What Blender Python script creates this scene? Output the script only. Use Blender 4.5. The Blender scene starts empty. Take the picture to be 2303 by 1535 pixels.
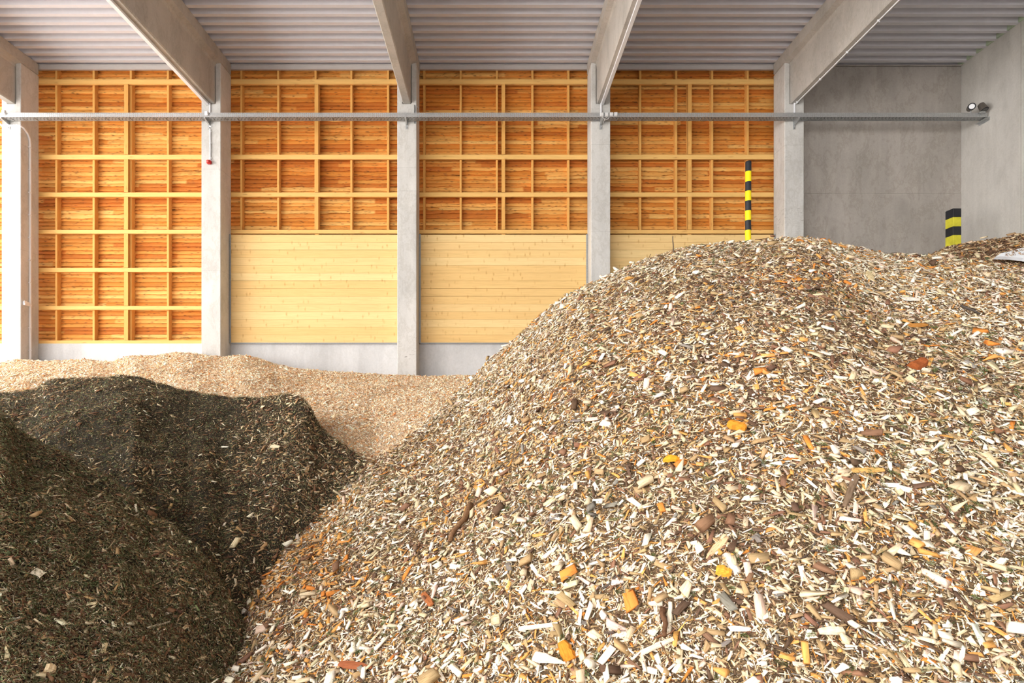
import bpy, bmesh, math, random
import numpy as np
from mathutils import Vector, Matrix
rng = np.random.default_rng(7)
random.seed(7)
C = bpy.context.scene.collection
F, VX, VY, EYE = 1300.0, 1110.0, 915.0, 2.2
YC = 15.0            # front plane of the columns

def P(px, py, Y):
    return Vector(((px-VX)*Y/F, Y, EYE+(VY-py)*Y/F))
def XX(px, Y): return (px-VX)*Y/F
def ZZ(py, Y): return EYE+(VY-py)*Y/F
def lin(*c):
    return tuple(((v/255)/12.92 if v/255 <= .04045 else ((v/255+.055)/1.055)**2.4) for v in c)

# ------------------------------------------------------------------ materials
def mat(name, rough=.8, metal=0.0):
    m = bpy.data.materials.new(name); m.use_nodes = True
    nt = m.node_tree; b = nt.nodes['Principled BSDF']
    b.inputs['Roughness'].default_value = rough; b.inputs['Metallic'].default_value = metal
    b.inputs['Specular IOR Level'].default_value = .25
    return m, nt, b
def N(nt, t, **kw):
    n = nt.nodes.new(t)
    for k, v in kw.items():
        if hasattr(n, k): setattr(n, k, v)
        else: n.inputs[k].default_value = v
    return n
def L(nt, a, b): nt.links.new(a, b)
def ramp(nt, src, stops):
    r = nt.nodes.new('ShaderNodeValToRGB'); e = r.color_ramp.elements
    while len(e) < len(stops): e.new(.5)
    for i, (p, c) in enumerate(stops):
        e[i].position = p; e[i].color = (*c, 1) if len(c) == 3 else c
    L(nt, src, r.inputs[0]); return r.outputs[0]
def g(v): return (v, v, v)
def coords(nt, scale=(1,1,1), loc=(0,0,0), rot=(0,0,0), src='Object'):
    tc = nt.nodes.new('ShaderNodeTexCoord'); mp = nt.nodes.new('ShaderNodeMapping')
    mp.inputs['Scale'].default_value = scale; mp.inputs['Location'].default_value = loc
    mp.inputs['Rotation'].default_value = rot
    L(nt, tc.outputs[src], mp.inputs[0]); return mp.outputs[0]
def noise(nt, vec, scale, detail=4, rough=.55, dist=0.0):
    n = nt.nodes.new('ShaderNodeTexNoise'); L(nt, vec, n.inputs['Vector'])
    n.inputs['Scale'].default_value = scale; n.inputs['Detail'].default_value = detail
    n.inputs['Roughness'].default_value = rough; n.inputs['Distortion'].default_value = dist
    return n.outputs[0]
def mul(nt, a, b, fac=1.0, mode='MULTIPLY'):
    m = nt.nodes.new('ShaderNodeMix'); m.data_type = 'RGBA'; m.blend_type = mode
    if isinstance(fac, (int, float)): m.inputs[0].default_value = fac
    else: L(nt, fac, m.inputs[0])
    for s, v in ((6, a), (7, b)):
        if isinstance(v, tuple): m.inputs[s].default_value = (*v, 1)
        else: L(nt, v, m.inputs[s])
    return m.outputs[2]
def math_(nt, op, a, b=None, c=None):
    m = nt.nodes.new('ShaderNodeMath'); m.operation = op
    for i, v in enumerate((a, b, c)):
        if v is None: continue
        if isinstance(v, (int, float)): m.inputs[i].default_value = v
        else: L(nt, v, m.inputs[i])
    return m.outputs[0]
def bump(nt, b, h, strength, dist=.01):
    n = nt.nodes.new('ShaderNodeBump'); n.inputs['Strength'].default_value = strength
    n.inputs['Distance'].default_value = dist
    L(nt, h, n.inputs['Height']); L(nt, n.outputs[0], b.inputs['Normal'])

def concrete(name, base, joints=(), scuff=None, stain=.5, vertical=True):
    m, nt, b = mat(name, .85)
    stain = min(stain, .6)
    big = noise(nt, coords(nt, (1, 1, .45)), 1.3, 6, .6, .4)
    col = mul(nt, base, ramp(nt, big, [(.3, g(.82)), (.55, g(1.0)), (.72, g(1.08))]))
    fine = noise(nt, coords(nt), 22, 5, .7)
    col = mul(nt, col, ramp(nt, fine, [(.3, g(.93)), (.7, g(1.04))]))
    st = noise(nt, coords(nt, (1.6, 1.6, .9), (3, 1, 7)), 1.7, 9, .72, .35)
    col = mul(nt, col, ramp(nt, st, [(.50, g(1)), (.545, (.78, .76, .72)), (.59, g(1))]), stain)
    if vertical:
        vs = noise(nt, coords(nt, (6, 6, .12)), 1.2, 3, .5)
        col = mul(nt, col, ramp(nt, vs, [(.35, g(.965)), (.6, g(1.012))]))
    if joints:
        sx = nt.nodes.new('ShaderNodeSeparateXYZ'); L(nt, coords(nt), sx.inputs[0])
        for z, w, d in joints:
            a = math_(nt, 'ABSOLUTE', math_(nt, 'SUBTRACT', sx.outputs[2], z))
            f = math_(nt, 'LESS_THAN', a, w)
            col = mul(nt, col, g(d), f)
    if scuff:
        sx = nt.nodes.new('ShaderNodeSeparateXYZ'); L(nt, coords(nt), sx.inputs[0])
        a = math_(nt, 'ABSOLUTE', math_(nt, 'SUBTRACT', sx.outputs[2], scuff[0]))
        f = math_(nt, 'LESS_THAN', a, scuff[1])
        sn = noise(nt, coords(nt, (2.2, 2, 12), (0, 0, 0), (0, scuff[2], 0)), 2.6, 5, .7, .8)
        r = ramp(nt, sn, [(.60, g(0)), (.66, g(1))])
        f2 = math_(nt, 'MULTIPLY', f, math_(nt, 'MULTIPLY', r, .75))
        col = mul(nt, col, (.30, .28, .26), f2)
    L(nt, col, b.inputs['Base Color'])
    bump(nt, b, fine, .25, .006)
    return m

def wood(name, base=None, knots=.85, attr=False, grain=(1.2, 1.2, 26), kscale=(2.6, 2.6, 11), kcol=(.16, .05, .015), kth=.11, gcon=(.78, 1.1), vert=False, cracks=0):
    m, nt, b = mat(name, .75)
    if attr:
        at = nt.nodes.new('ShaderNodeAttribute'); at.attribute_name = 'Col'; col = at.outputs[0]
    else: col = base
    if vert: grain = (grain[2], grain[2], grain[0]); kscale = (kscale[2], kscale[2], kscale[0])
    gn = noise(nt, coords(nt, grain), 1.0, 6, .65, 1.2)
    col = mul(nt, col, ramp(nt, gn, [(.28, (gcon[0], gcon[0]*.97, gcon[0]*.92)), (.55, g(1.0)), (.75, g(gcon[1]))]))
    vo = nt.nodes.new('ShaderNodeTexVoronoi'); vo.inputs['Scale'].default_value = 1.0
    wv = nt.nodes.new('ShaderNodeVectorMath'); wv.operation = 'ADD'
    nz = nt.nodes.new('ShaderNodeTexNoise'); nz.inputs['Scale'].default_value = 5
    sc = nt.nodes.new('ShaderNodeVectorMath'); sc.operation = 'SCALE'; sc.inputs['Scale'].default_value = .35
    base_v = coords(nt, kscale)
    L(nt, base_v, nz.inputs['Vector']); L(nt, nz.outputs[1], sc.inputs[0])
    L(nt, base_v, wv.inputs[0]); L(nt, sc.outputs[0], wv.inputs[1]); L(nt, wv.outputs[0], vo.inputs['Vector'])
    kr = ramp(nt, vo.outputs['Distance'], [(kth*.55, g(1)), (kth*1.5, g(.35)), (kth*2.6, g(0))])
    col = mul(nt, col, kcol, math_(nt, 'MULTIPLY', kr, knots), 'MIX')
    if cracks:
        cn = noise(nt, coords(nt, (2.2, 2.2, 30), (5, 2, 3)), 1.0, 5, .7, 1.5)
        cr = ramp(nt, cn, [(.60, g(0)), (.635, g(1))])
        col = mul(nt, col, (.11, .05, .018), math_(nt, 'MULTIPLY', cr, cracks), 'MIX')
    L(nt, col, b.inputs['Base Color'])
    bump(nt, b, gn, .3, .004)
    return m

def plain(name, c, rough=.5, metal=0.0, var=.08, sc=6):
    m, nt, b = mat(name, rough, metal)
    n = noise(nt, coords(nt), sc, 4, .6)
    L(nt, mul(nt, c, ramp(nt, n, [(.3, g(1-var)), (.7, g(1+var))])), b.inputs['Base Color'])
    return m

def chipmat(name, con=(.62, 1.1)):
    m, nt, b = mat(name, .85)
    at = nt.nodes.new('ShaderNodeAttribute'); at.attribute_name = 'Col'
    gr = nt.nodes.new('ShaderNodeAttribute'); gr.attribute_name = 'gr'
    n = noise(nt, gr.outputs['Vector'], 1.0, 4, .65, .5)
    col = mul(nt, at.outputs[0], ramp(nt, n, [(.3, (con[0], con[0]*.93, con[0]*.8)), (.5, g(1.0)), (.75, g(con[1]))]))
    L(nt, col, b.inputs['Base Color'])
    b.inputs['Specular IOR Level'].default_value = .1
    return m

M = {}
M['col'] = [concrete('concrete_column_%d' % i, lin(206, 203, 198), joints=((ZZ(jy, YC), .006, .8), (ZZ(jy2, YC), .006, .86)), scuff=s)
            for i, (jy, jy2, s) in enumerate([(323, 560, None), (380, 608, None), (429, 377, (3.75, .32, .5)), (325, 520, None), (326, 640, (6.95, .42, -.9))])]
M['conc_back'] = concrete('concrete_back', lin(172, 164, 156), stain=.6)
M['conc_right'] = concrete('concrete_right', lin(200, 195, 188), stain=.25)
M['plinth'] = concrete('concrete_plinth', lin(208, 207, 206), stain=.2)
M['beam'] = concrete('concrete_beam', lin(186, 180, 172), stain=.5, vertical=False)
M['floor'] = concrete('floor_concrete', lin(214, 213, 212), vertical=False)
M['bounce_damper_dark'] = plain('bounce_damper_dark', (.10, .10, .105), .9, 0, .2, 40)  # dark tone for the added ground that soaks up bounce light
M['deck'] = plain('painted_roof_sheet', lin(210, 207, 211), .45, 0, .03)
M['trim'] = plain('grey_edge_sheet', lin(190, 184, 180), .45, 0, .04)
M['boards'] = wood('rough_larch_boards', attr=True, grain=(.9, .9, 30), kscale=(5.0, 5.0, 16), kth=.13, knots=.8, cracks=.75, gcon=(.7, 1.14))
M['rail'] = wood('planed_spruce_rail', lin(233, 186, 112), knots=.55, kscale=(2.2, 2.2, 9), kth=.09, kcol=(.42, .16, .04), gcon=(.86, 1.06))
M['stud'] = wood('planed_spruce_stud', lin(224, 168, 92), knots=.55, kscale=(2.2, 2.2, 9), kth=.09, kcol=(.40, .15, .04), gcon=(.86, 1.06), vert=True)
M['plank'] = wood('spruce_planks', attr=True, knots=.6, kscale=(8.5, 8.5, 3.8), kth=.105, kcol=(.50, .24, .06), gcon=(.88, 1.05))
M['galv'] = plain('galvanised_steel', (.52, .53, .53), .42, .75, .12, 30)
M['galv_dull'] = plain('dull_galvanised', (.36, .37, .37), .55, .5, .12, 30)
M['white'] = plain('white_plastic', (.80, .80, .82), .4, 0, .02)
M['boxgrey'] = plain('light_grey_plastic', (.68, .67, .66), .4, 0, .02)
M['red'] = plain('red_plastic', lin(190, 40, 38), .35, 0, .05)
M['redlens'] = plain('red_lens', lin(225, 90, 85), .2, 0, .03)
M['yellow'] = plain('yellow_paint', lin(250, 222, 20), .4, 0, .05)
M['dirtyyellow'] = plain('dirty_yellow_paint', lin(206, 196, 58), .6, 0, .18)
M['black'] = plain('black_paint', (.022, .022, .026), .45, 0, .2)
M['foam'] = plain('green_foam', lin(178, 190, 164), .8, 0, .08)
M['dark'] = plain('dark_steel', (.10, .095, .09), .4, .3, .1)
M['lens'] = plain('lamp_lens', (.9, .9, .92), .08, .0, .02)
M['lampbody'] = plain('lamp_body', lin(120, 112, 104), .35, .6, .05)
M['chip'] = chipmat('wood_chips')
def basemat(name):
    m, nt, b = mat(name, .9)
    at = nt.nodes.new('ShaderNodeAttribute'); at.attribute_name = 'Col'
    n1 = noise(nt, coords(nt), 55, 5, .75, 1.2); n2 = noise(nt, coords(nt, (1, 1, 1), (9, 4, 2)), 24, 4, .7, 2)
    col = mul(nt, at.outputs[0], ramp(nt, n1, [(.36, (.30, .26, .22)), (.5, g(.9)), (.62, (1.9, 1.95, 2.0))]))
    col = mul(nt, col, ramp(nt, n2, [(.38, g(.55)), (.6, g(1.25))]))
    L(nt, col, b.inputs['Base Color']); bump(nt, b, n1, 1.0, .02); return m
M['base'] = basemat('chip_fines')
M['bark'] = chipmat('bark_and_needles', (.55, 1.25))
M['snowboard'] = plain('white_sheet', (.85, .87, .90), .5, 0, .05, 14)

# ------------------------------------------------------------------ object helpers
def tag(o, label=None, cat=None, group=None, kind=None):
    if label: o['label'] = label
    if cat: o['category'] = cat
    if group: o['group'] = group
    if kind: o['kind'] = kind
    return o
def link(o, parent=None):
    C.objects.link(o)
    if parent is not None:
        o.parent = parent
        loc = parent.location.copy(); q = parent.parent
        while q is not None:
            loc = Vector((0, 0, 0)); q = None      # a part's own origin already sits at the world origin
        o.matrix_parent_inverse = Matrix.Translation(-loc)
    return o
def empty(name, loc=(0, 0, 0)):
    o = bpy.data.objects.new(name, None); o.location = loc; o.empty_display_size = .1
    C.objects.link(o); return o
def obj(name, bm, m, parent=None, bevel=0, smooth=False):
    me = bpy.data.meshes.new(name)
    bmesh.ops.recalc_face_normals(bm, faces=bm.faces)
    bm.to_mesh(me); bm.free()
    for mm in (m if isinstance(m, (list, tuple)) else [m]): me.materials.append(mm)
    o = bpy.data.objects.new(name, me)
    if smooth: me.polygons.foreach_set('use_smooth', [True]*len(me.polygons))
    link(o, parent)
    if bevel:
        md = o.modifiers.new('b', 'BEVEL'); md.width = bevel; md.segments = 1; md.limit_method = 'ANGLE'
    return o
def box(bm, x0, x1, y0, y1, z0, z1, mi=0):
    v = [bm.verts.new((x, y, z)) for x in (x0, x1) for y in (y0, y1) for z in (z0, z1)]
    for f in ((0,1,3,2), (4,6,7,5), (0,4,5,1), (2,3,7,6), (0,2,6,4), (1,5,7,3)):
        bm.faces.new([v[i] for i in f]).material_index = mi
def boxobj(name, dims, m, parent=None, bevel=0):
    bm = bmesh.new(); box(bm, *dims); return obj(name, bm, m, parent, bevel)
def prism(bm, pts, a, b, axis='y', mi=0):
    """extrude a closed 2D outline between a and b along axis"""
    def mk(p, t):
        return (p[0], t, p[1]) if axis == 'y' else (t, p[0], p[1])
    A = [bm.verts.new(mk(p, a)) for p in pts]; B = [bm.verts.new(mk(p, b)) for p in pts]
    n = len(pts)
    for i in range(n):
        bm.faces.new((A[i], A[(i+1) % n], B[(i+1) % n], B[i])).material_index = mi
    bm.faces.new(A[::-1]).material_index = mi; bm.faces.new(B).material_index = mi
def tube(bm, pts, r, seg=8, mi=0, cap=True):
    pts = [Vector(p) for p in pts]; rr = r if isinstance(r, (list, tuple)) else [r]*len(pts)
    rings = []; up = None
    for i, p in enumerate(pts):
        d = (pts[min(i+1, len(pts)-1)] - pts[max(i-1, 0)]).normalized()
        if up is None: up = Vector((0, 0, 1)) if abs(d.z) < .9 else Vector((1, 0, 0))
        a = d.cross(up).normalized(); b = a.cross(d).normalized(); up = b
        rings.append([bm.verts.new(p + (a*math.cos(t) + b*math.sin(t))*rr[i]) for t in [2*math.pi*k/seg for k in range(seg)]])
    for i in range(len(rings)-1):
        for k in range(seg):
            bm.faces.new((rings[i][k], rings[i][(k+1) % seg], rings[i+1][(k+1) % seg], rings[i+1][k])).material_index = mi
    if cap:
        bm.faces.new(rings[0][::-1]).material_index = mi; bm.faces.new(rings[-1]).material_index = mi
def arc(c, r, a0, a1, n, plane='xz'):
    out = []
    for i in range(n+1):
        a = math.radians(a0 + (a1-a0)*i/n)
        out.append((c[0]+r*math.cos(a), c[1], c[2]+r*math.sin(a)))
    return out

# ------------------------------------------------------------------ setting
YB = 15.86           # plane of the board cladding
ZROOF = 11.43
XR = 12.64           # right wall
YFRONT = -5.0
colx = [XX(p, YC) for p in (25, 474.5, 915, 1351, 1786.5)]

tag(boxobj('floor', (-60, 40, -60, 40, -.3, 0), M['floor']), kind='structure')

tag(boxobj('floor_bounce_damper', (-9, 40, -60, YFRONT, -.01, .012), M['bounce_damper_dark']), kind='structure')  # unseen dark ground added out front to cut light bounced onto the ceiling

# right wall with a vertical panel joint and a top ledge
bm = bmesh.new()
yj = XR*F/(2296-VX)
box(bm, XR, XR+.25, yj+.006, 16.3, 0, ZROOF)
box(bm, XR+.012, XR+.25, yj-.006, yj+.006, 0, ZROOF)
box(bm, XR, XR+.25, YFRONT, yj-.006, 0, ZROOF)
wr = tag(obj('wall_right', bm, M['conc_right']), kind='structure')

# back wall: concrete bay at the right (upper and lower slab), plinth, cladding
Yc2 = 15.62
wb = tag(boxobj('wall_back', (-16, XR+.25, 16.0, 16.3, 0, ZROOF+.1), M['plinth']), kind='structure')
zs = ZZ(435, Yc2)
bm = bmesh.new(); box(bm, 7.75, XR+.02, Yc2, 16.0, zs+.01, ZZ(150, Yc2)); box(bm, 7.75, XR, Yc2+.012, 16.0, zs-.01, zs+.01)
obj('upper_slab', bm, M['conc_back'], wb)
boxobj('lower_slab', (7.75, XR+.02, Yc2-.004, 16.0, 0, zs-.01), M['conc_back'], wb)
boxobj('lintel', (7.75, XR+.02, Yc2-.03, 16.0, ZZ(149, Yc2), ZROOF), M['conc_back'], wb)
zp = ZZ(772, 15.58)
boxobj('plinth', (-16, 7.75, 15.58, 16.0, 0, zp), M['plinth'], wb)

def vnoise1(x, seed, n=4096):
    r = np.random.default_rng(seed).random(n)
    i = np.floor(x).astype(int); f = x-i; f = f*f*(3-2*f)
    return r[i % n]*(1-f) + r[(i+1) % n]*f
def raw_mesh(name, V, loops, starts, totals, mats, cols=None, gr=None, mi=None, smooth=False):
    me = bpy.data.meshes.new(name)
    me.vertices.add(len(V)); me.vertices.foreach_set('co', np.ascontiguousarray(V, np.float32).ravel())
    me.loops.add(len(loops)); me.loops.foreach_set('vertex_index', np.ascontiguousarray(loops, np.int32))
    me.polygons.add(len(starts)); me.polygons.foreach_set('loop_start', np.ascontiguousarray(starts, np.int32))
    me.polygons.foreach_set('loop_total', np.ascontiguousarray(totals, np.int32))
    if mi is not None: me.polygons.foreach_set('material_index', np.ascontiguousarray(mi, np.int32))
    if smooth: me.polygons.foreach_set('use_smooth', np.ones(len(starts), bool))
    me.update(calc_edges=True)
    if cols is not None:
        a = me.attributes.new('Col', 'FLOAT_COLOR', 'POINT')
        cc = np.ones((len(V), 4), np.float32); cc[:, :3] = cols; a.data.foreach_set('color', cc.ravel())
    if gr is not None:
        a = me.attributes.new('gr', 'FLOAT_VECTOR', 'POINT'); a.data.foreach_set('vector', np.ascontiguousarray(gr, np.float32).ravel())
    for m in mats: me.materials.append(m)
    return me

# rough waney-edged boards, overlapping, one row after another
def cladding():
    x0, x1 = -15.5, 7.9
    nx = int((x1-x0)/.05); xs = np.linspace(x0, x1, nx+1)
    z = zp-.02; top = ZROOF+.02; V = []; Cc = []; Fq = []; i = 0; base = 0
    tones = [lin(220, 150, 70), lin(212, 134, 54), lin(229, 166, 86), lin(198, 116, 46), lin(218, 144, 66), lin(233, 178, 100)]
    while z < top:
        h = random.uniform(.088, .128)
        amp = random.choice([.004, .008, .016, .024, .032])
        if z < 6.8: amp *= .55
        w = amp*((vnoise1(xs*2.3+i*37, i)-.5)*1.3 + (vnoise1(xs*7+i*11, i+999)-.5)*.8 + (vnoise1(xs*19+i*11, i+555)-.5)*.35)
        zb = z+w
        yo = YB-.026-.02*vnoise1(xs*.4+i*3, i+77)
        rows = [(np.full(nx+1, YB+.02), z+h+.03+0*xs), (yo+.004, z+h*.6+w*.3), (yo-.006, zb+.006), (yo-.002, zb), (np.full(nx+1, YB+.01), zb+.004)]
        sec = np.floor((xs+i*1.73)/random.uniform(3.2, 4.6)).astype(int)
        tt = np.array(tones)[np.random.default_rng(i).integers(0, len(tones), 200)][sec % 200]
        tt = tt*(.9+.2*vnoise1(xs*.8+i*5, i+5))[:, None]
        for (yy, zz_) in rows:
            V.append(np.stack([xs, yy, zz_], 1)); Cc.append(tt)
        n = nx+1
        for r in range(4):
            a = base+r*n+np.arange(nx)
            Fq.append(np.stack([a, a+1, a+n+1, a+n], 1))
        base += 5*n; z += h; i += 1
    V = np.concatenate(V); Cc = np.concatenate(Cc); Fq = np.concatenate(Fq)
    me = raw_mesh('board_cladding', V, Fq.ravel(), np.arange(len(Fq))*4, np.full(len(Fq), 4), [M['boards']], Cc)
    return link(bpy.data.objects.new('board_cladding', me), wb)
cladding()

# ceiling: trapezoidal roof sheets, ribs run left to right
bm = bmesh.new()
per, hh, pts = .303, .20, []
y = 16.1; k = 0
while y > YFRONT:
    pts += [(y, ZROOF), (y-.10, ZROOF), (y-.125, ZROOF+hh), (y-.262, ZROOF+hh)]
    y -= per
for sgn in (0,):
    A = [bm.verts.new((-16.5, p[0], p[1])) for p in pts]; B = [bm.verts.new((XR+.25, p[0], p[1])) for p in pts]
    for i in range(len(pts)-1): bm.faces.new((A[i], A[i+1], B[i+1], B[i]))
ce = tag(obj('ceiling', bm, M['deck']), kind='structure')
boxobj('roof_cover', (-16.6, XR+.3, YFRONT-.05, 16.35, ZROOF+hh+.02, ZROOF+hh+.2), M['trim'], ce)
bm = bmesh.new()
y = 16.1
while y > 9:
    y1, y2 = y-.118, y-.148
    prism(bm, [(y-.10, ZROOF), (y-.125, ZROOF+hh-.002), (y-.262, ZROOF+hh-.002), (y-.3, ZROOF)], XR-.05, XR+.05, 'x')
    y -= per
obj('sealing_foam', bm, M['foam'], wr)

# edge sheet where roof meets back wall
bm = bmesh.new(); box(bm, -16, 7.75, 15.60, 15.66, ZZ(155.5, 15.6), ZZ(147, 15.6)); box(bm, -16, 7.75, 15.585, 15.66, ZZ(147, 15.6), ZZ(145, 15.6))
tag(obj('trim_1', bm, M['trim']), kind='structure')

# ------------------------------------------------------------------ concrete columns and beams
zbeam = ZZ(233, YC); zprong = ZZ(141, YC); zfl = ZZ(141, YC)+.02
col_labels = [
 'concrete column at the far left carrying a white conduit around its corner',
 'concrete column with the small red alarm sounder on its front',
 'concrete column between the two full plank walls, scuffed near the chips',
 'concrete column below the row of four small grey junction boxes',
 'concrete column at the left edge of the bare grey concrete bay, scratched low down']
for i, cx in enumerate(colx):
    bm = bmesh.new(); w = .25; s = .118
    prism(bm, [(cx-w, 0), (cx+w, 0), (cx+w, zprong), (cx+s, zprong), (cx+s, zbeam), (cx-s, zbeam), (cx-s, zprong), (cx-w, zprong)], YC, YC+.6)
    o = obj('concrete_column', bm, M['col'][i], None, .012)
    tag(o, col_labels[i], 'column', 'concrete columns along the back wall')
beam_labels = [
 'concrete roof beam ending at the far left column, cut by the picture edge',
 'concrete roof beam above the red alarm column, white trunking along its lower edge',
 'concrete roof beam second from left at the top edge, bare underside without trunking',
 'concrete roof beam ending above the four small junction boxes',
 'rightmost concrete roof beam, its thin white pipe clipped along the underside']
for i, cx in enumerate(colx):
    t = .105; f = .262
    prof = [(cx-t+.02, zbeam+.004), (cx+t-.02, zbeam+.004), (cx+t, zbeam+.03), (cx+t, zprong-.10), (cx+t+.03, zprong-.03), (cx+f, zfl), (cx+f, ZROOF-.004),
            (cx-f, ZROOF-.004), (cx-f, zfl), (cx-t-.03, zprong-.03), (cx-t, zprong-.10), (cx-t, zbeam+.03)]
    bm = bmesh.new(); prism(bm, prof, YFRONT, YC+.57)
    tag(obj('roof_beam', bm, M['beam']), beam_labels[i], 'beam', 'concrete roof beams')

# trunking and pipes under beams
def trunk(x0, x1, h, label, name='cable_trunking'):
    bm = bmesh.new(); box(bm, x0, x1, YFRONT+.1, YC-.02, zbeam-h, zbeam+.003)
    box(bm, x0-.006, x1+.006, YFRONT+.1, YC-.02, zbeam-h*.35, zbeam-h*.2)
    return tag(obj(name, bm, M['white']), label, 'cable trunking')
trunk(colx[1]-.125, colx[1]-.035, .05, 'white cable trunking under the beam above the red alarm')
trunk(colx[3]+.0, colx[3]+.075, .045, 'white cable trunking under the beam above the four junction boxes')
t = empty('conduit', (colx[4]+.03, YC, zbeam))
bm = bmesh.new(); tube(bm, [(colx[4]+.02, YC-.03, zbeam-.02), (colx[4]+.02, YFRONT+.1, zbeam-.02)], .014); obj('pipe', bm, M['white'], t)
yy = YC-.1
while yy > 8:
    boxobj('clip', (colx[4]-.002, colx[4]+.042, yy-.012, yy+.012, zbeam-.04, zbeam+.004), M['white'], t); yy -= 1.05
tag(t, 'thin white conduit clipped under the rightmost roof beam', 'conduit')

# ------------------------------------------------------------------ timber framing in each bay
def P2(px, Y): return XX(px, Y)
YR = 15.605; 
bays = [(-15.4, colx[0], 0, None), (colx[0], colx[1], 1, (279, 288)), (colx[1], colx[2], 2, (707.5, 716)), (colx[2], colx[3], 3, (1128, 1136)), (colx[3], colx[4], 4, (1547.5, 1555.5))]
studs = {0: [-40, 43], 1: [126.3, 210.4, 294, 377.5, 459], 2: [542.5, 625.5, 709.5, 790, 872.6], 3: [954, 1036, 1117.5, 1197.5, 1278.5], 4: [1359, 1440, 1521, 1602, 1682]}
frame_lab = {0: 'pale timber frame glimpsed left of the far left column',
 1: 'pale timber stud frame of the full-height leftmost bay, seven rails',
 2: 'pale timber stud frame between the red alarm column and the scuffed column',
 3: 'pale timber stud frame left of the four small junction boxes',
 4: 'pale timber stud frame behind the black and yellow pole'}
for (xa, xb, bi, post) in bays:
    e = empty('timber_frame', ((xa+xb)/2, YR, zp)); tag(e, frame_lab[bi], 'timber frame', 'timber frames of the back wall')
    rows = [(178, 188.5), (347.5, 357.5), (432.5, 442), (516.5, 525)]
    full = bi in (0, 1)
    if full: rows += [(602, 611), (687.5, 696), (765, 773)]
    for j, (ya, yb) in enumerate(rows):
        boxobj('rail', (xa+.004, xb-.004, YR, YR+.075, ZZ(yb, YR), ZZ(ya, YR)), M['rail'], e, .004)
    zl = zp if full else ZZ(548, 15.7)
    for s in studs[bi]:
        xs_ = P2(s, YR+.077)
        boxobj('stud', (xs_-.028, xs_+.028, YR+.077, YB-.004, zl+.002, ZROOF-.01), M['stud'], e, .003)
    if post:
        a, b = (P2(p, YR) for p in post)
        pr = bmesh.new()
        segs = [(189.5, 347)] + [(rows[j][1]+.4, rows[j+1][0]-.4) for j in range(1, len(rows)-1)]
        z0 = zp if full else ZZ(548, 15.62)
        box(pr, a, b, YR+.03, YR+.155, z0+.003, ZZ(187, YR))
        for (ya, yb) in segs: box(pr, a, b, YR-.004, YR+.05, ZZ(yb, YR), ZZ(ya, YR))
        obj('post', pr, M['stud'], e)

# ------------------------------------------------------------------ plank walls (push walls) in bays 2-4
plank_lab = {2: 'pale plank wall right of the red alarm column, fully visible above the chips',
             3: 'pale plank wall left of the four-box column, partly hidden by the big heap',
             4: 'pale plank wall behind the heap crest, only its top boards showing'}
YP = 15.50
for bi in (2, 3, 4):
    xa = colx[bi-1]+.25; xb = colx[bi]-.25
    e = empty('plank_wall', ((xa+xb)/2, YP, zp)); tag(e, plank_lab[bi], 'plank wall', 'plank walls between the columns')
    ztop, zbot = ZZ(527, YP), ZZ(770, YP)
    n = 14; ph = (ztop-zbot)/n
    V = []; Cc = []; bm = bmesh.new(); cl = bm.verts.layers.float_color.new('Col')
    for k in range(n):
        z0, z1 = zbot+k*ph, zbot+(k+1)*ph
        tone = random.choice([lin(236, 200, 138), lin(232, 193, 128), lin(238, 206, 146), lin(234, 197, 133)])
        dy = random.uniform(-.003, .003); nv = len(bm.verts)
        gap = .010 if (n-1-k) in (0, 1, 5 if bi == 2 else 7) else .0032
        box(bm, xa+.03, xb-.03, YP+dy, YP+.075, z0+gap/2, z1-gap/2)
        box(bm, xa+.03, xb-.03, YP+dy+.02, YP+.07, z1-gap/2, z1+gap/2) if k < n-1 else None
        bm.verts.ensure_lookup_table()
        for v in bm.verts[nv:]: v[cl] = (*tone, 1)
    obj('planks', bm, M['plank'], e, .0015)
    for (xc0, xc1, sg) in ((xa+.001, xa+.05, 1), (xb-.05, xb-.001, -1)):
        bm = bmesh.new(); a, b = xc0, xc1
        w = a if sg > 0 else b
        box(bm, w if sg > 0 else w-.006, w+.006 if sg > 0 else w, YP-.02, YP+.095, zbot-.01, ztop+.005)
        box(bm, a, b, YP-.02, YP-.012, zbot-.01, ztop+.005); box(bm, a, b, YP+.088, YP+.095, zbot-.01, ztop+.005)
        obj('guide_channel', bm, M['galv_dull'], e)
    bm = bmesh.new(); box(bm, xa+.03, xb-.03, YP-.008, YP+.085, zbot-.022, zbot-.004)
    obj('bottom_angle', bm, M['galv_dull'], e)

# ------------------------------------------------------------------ cable tray
YT = 14.75
zt1, zt0 = ZZ(253.4, YT), ZZ(262.8, YT)
xt0, xt1 = -13.6, XR-.03
def strip_holes(bm, x0, x1, z0, z1, y0, y1, pitch, hole, plane='xz', ph=0):
    """band of plate broken by holes: little plates between the slots"""
    n = int((x1-x0)/pitch)
    for k in range(n):
        a = x0+k*pitch+ph
        if plane == 'xz': box(bm, a+hole, a+pitch, y0, y1, z0, z1)
        else: box(bm, a+hole, a+pitch, z0, z1, y0, y1)
e = empty('cable_tray', ((xt0+xt1)/2, YT, zt0)); tag(e, 'long galvanised perforated cable tray running across all the columns', 'cable tray')
H = zt1-zt0
bm = bmesh.new(); th = .0025
box(bm, xt0, xt1, YT, YT+th, zt0+H*.80, zt1)
strip_holes(bm, xt0, xt1, zt0+H*.66, zt0+H*.80, YT, YT+th, .0525, .014)
box(bm, xt0, xt1, YT, YT+th, zt0+H*.34, zt0+H*.66)
strip_holes(bm, xt0, xt1, zt0+H*.12, zt0+H*.34, YT, YT+th, .0525, .011)
box(bm, xt0, xt1, YT, YT+th, zt0, zt0+H*.12)
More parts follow.
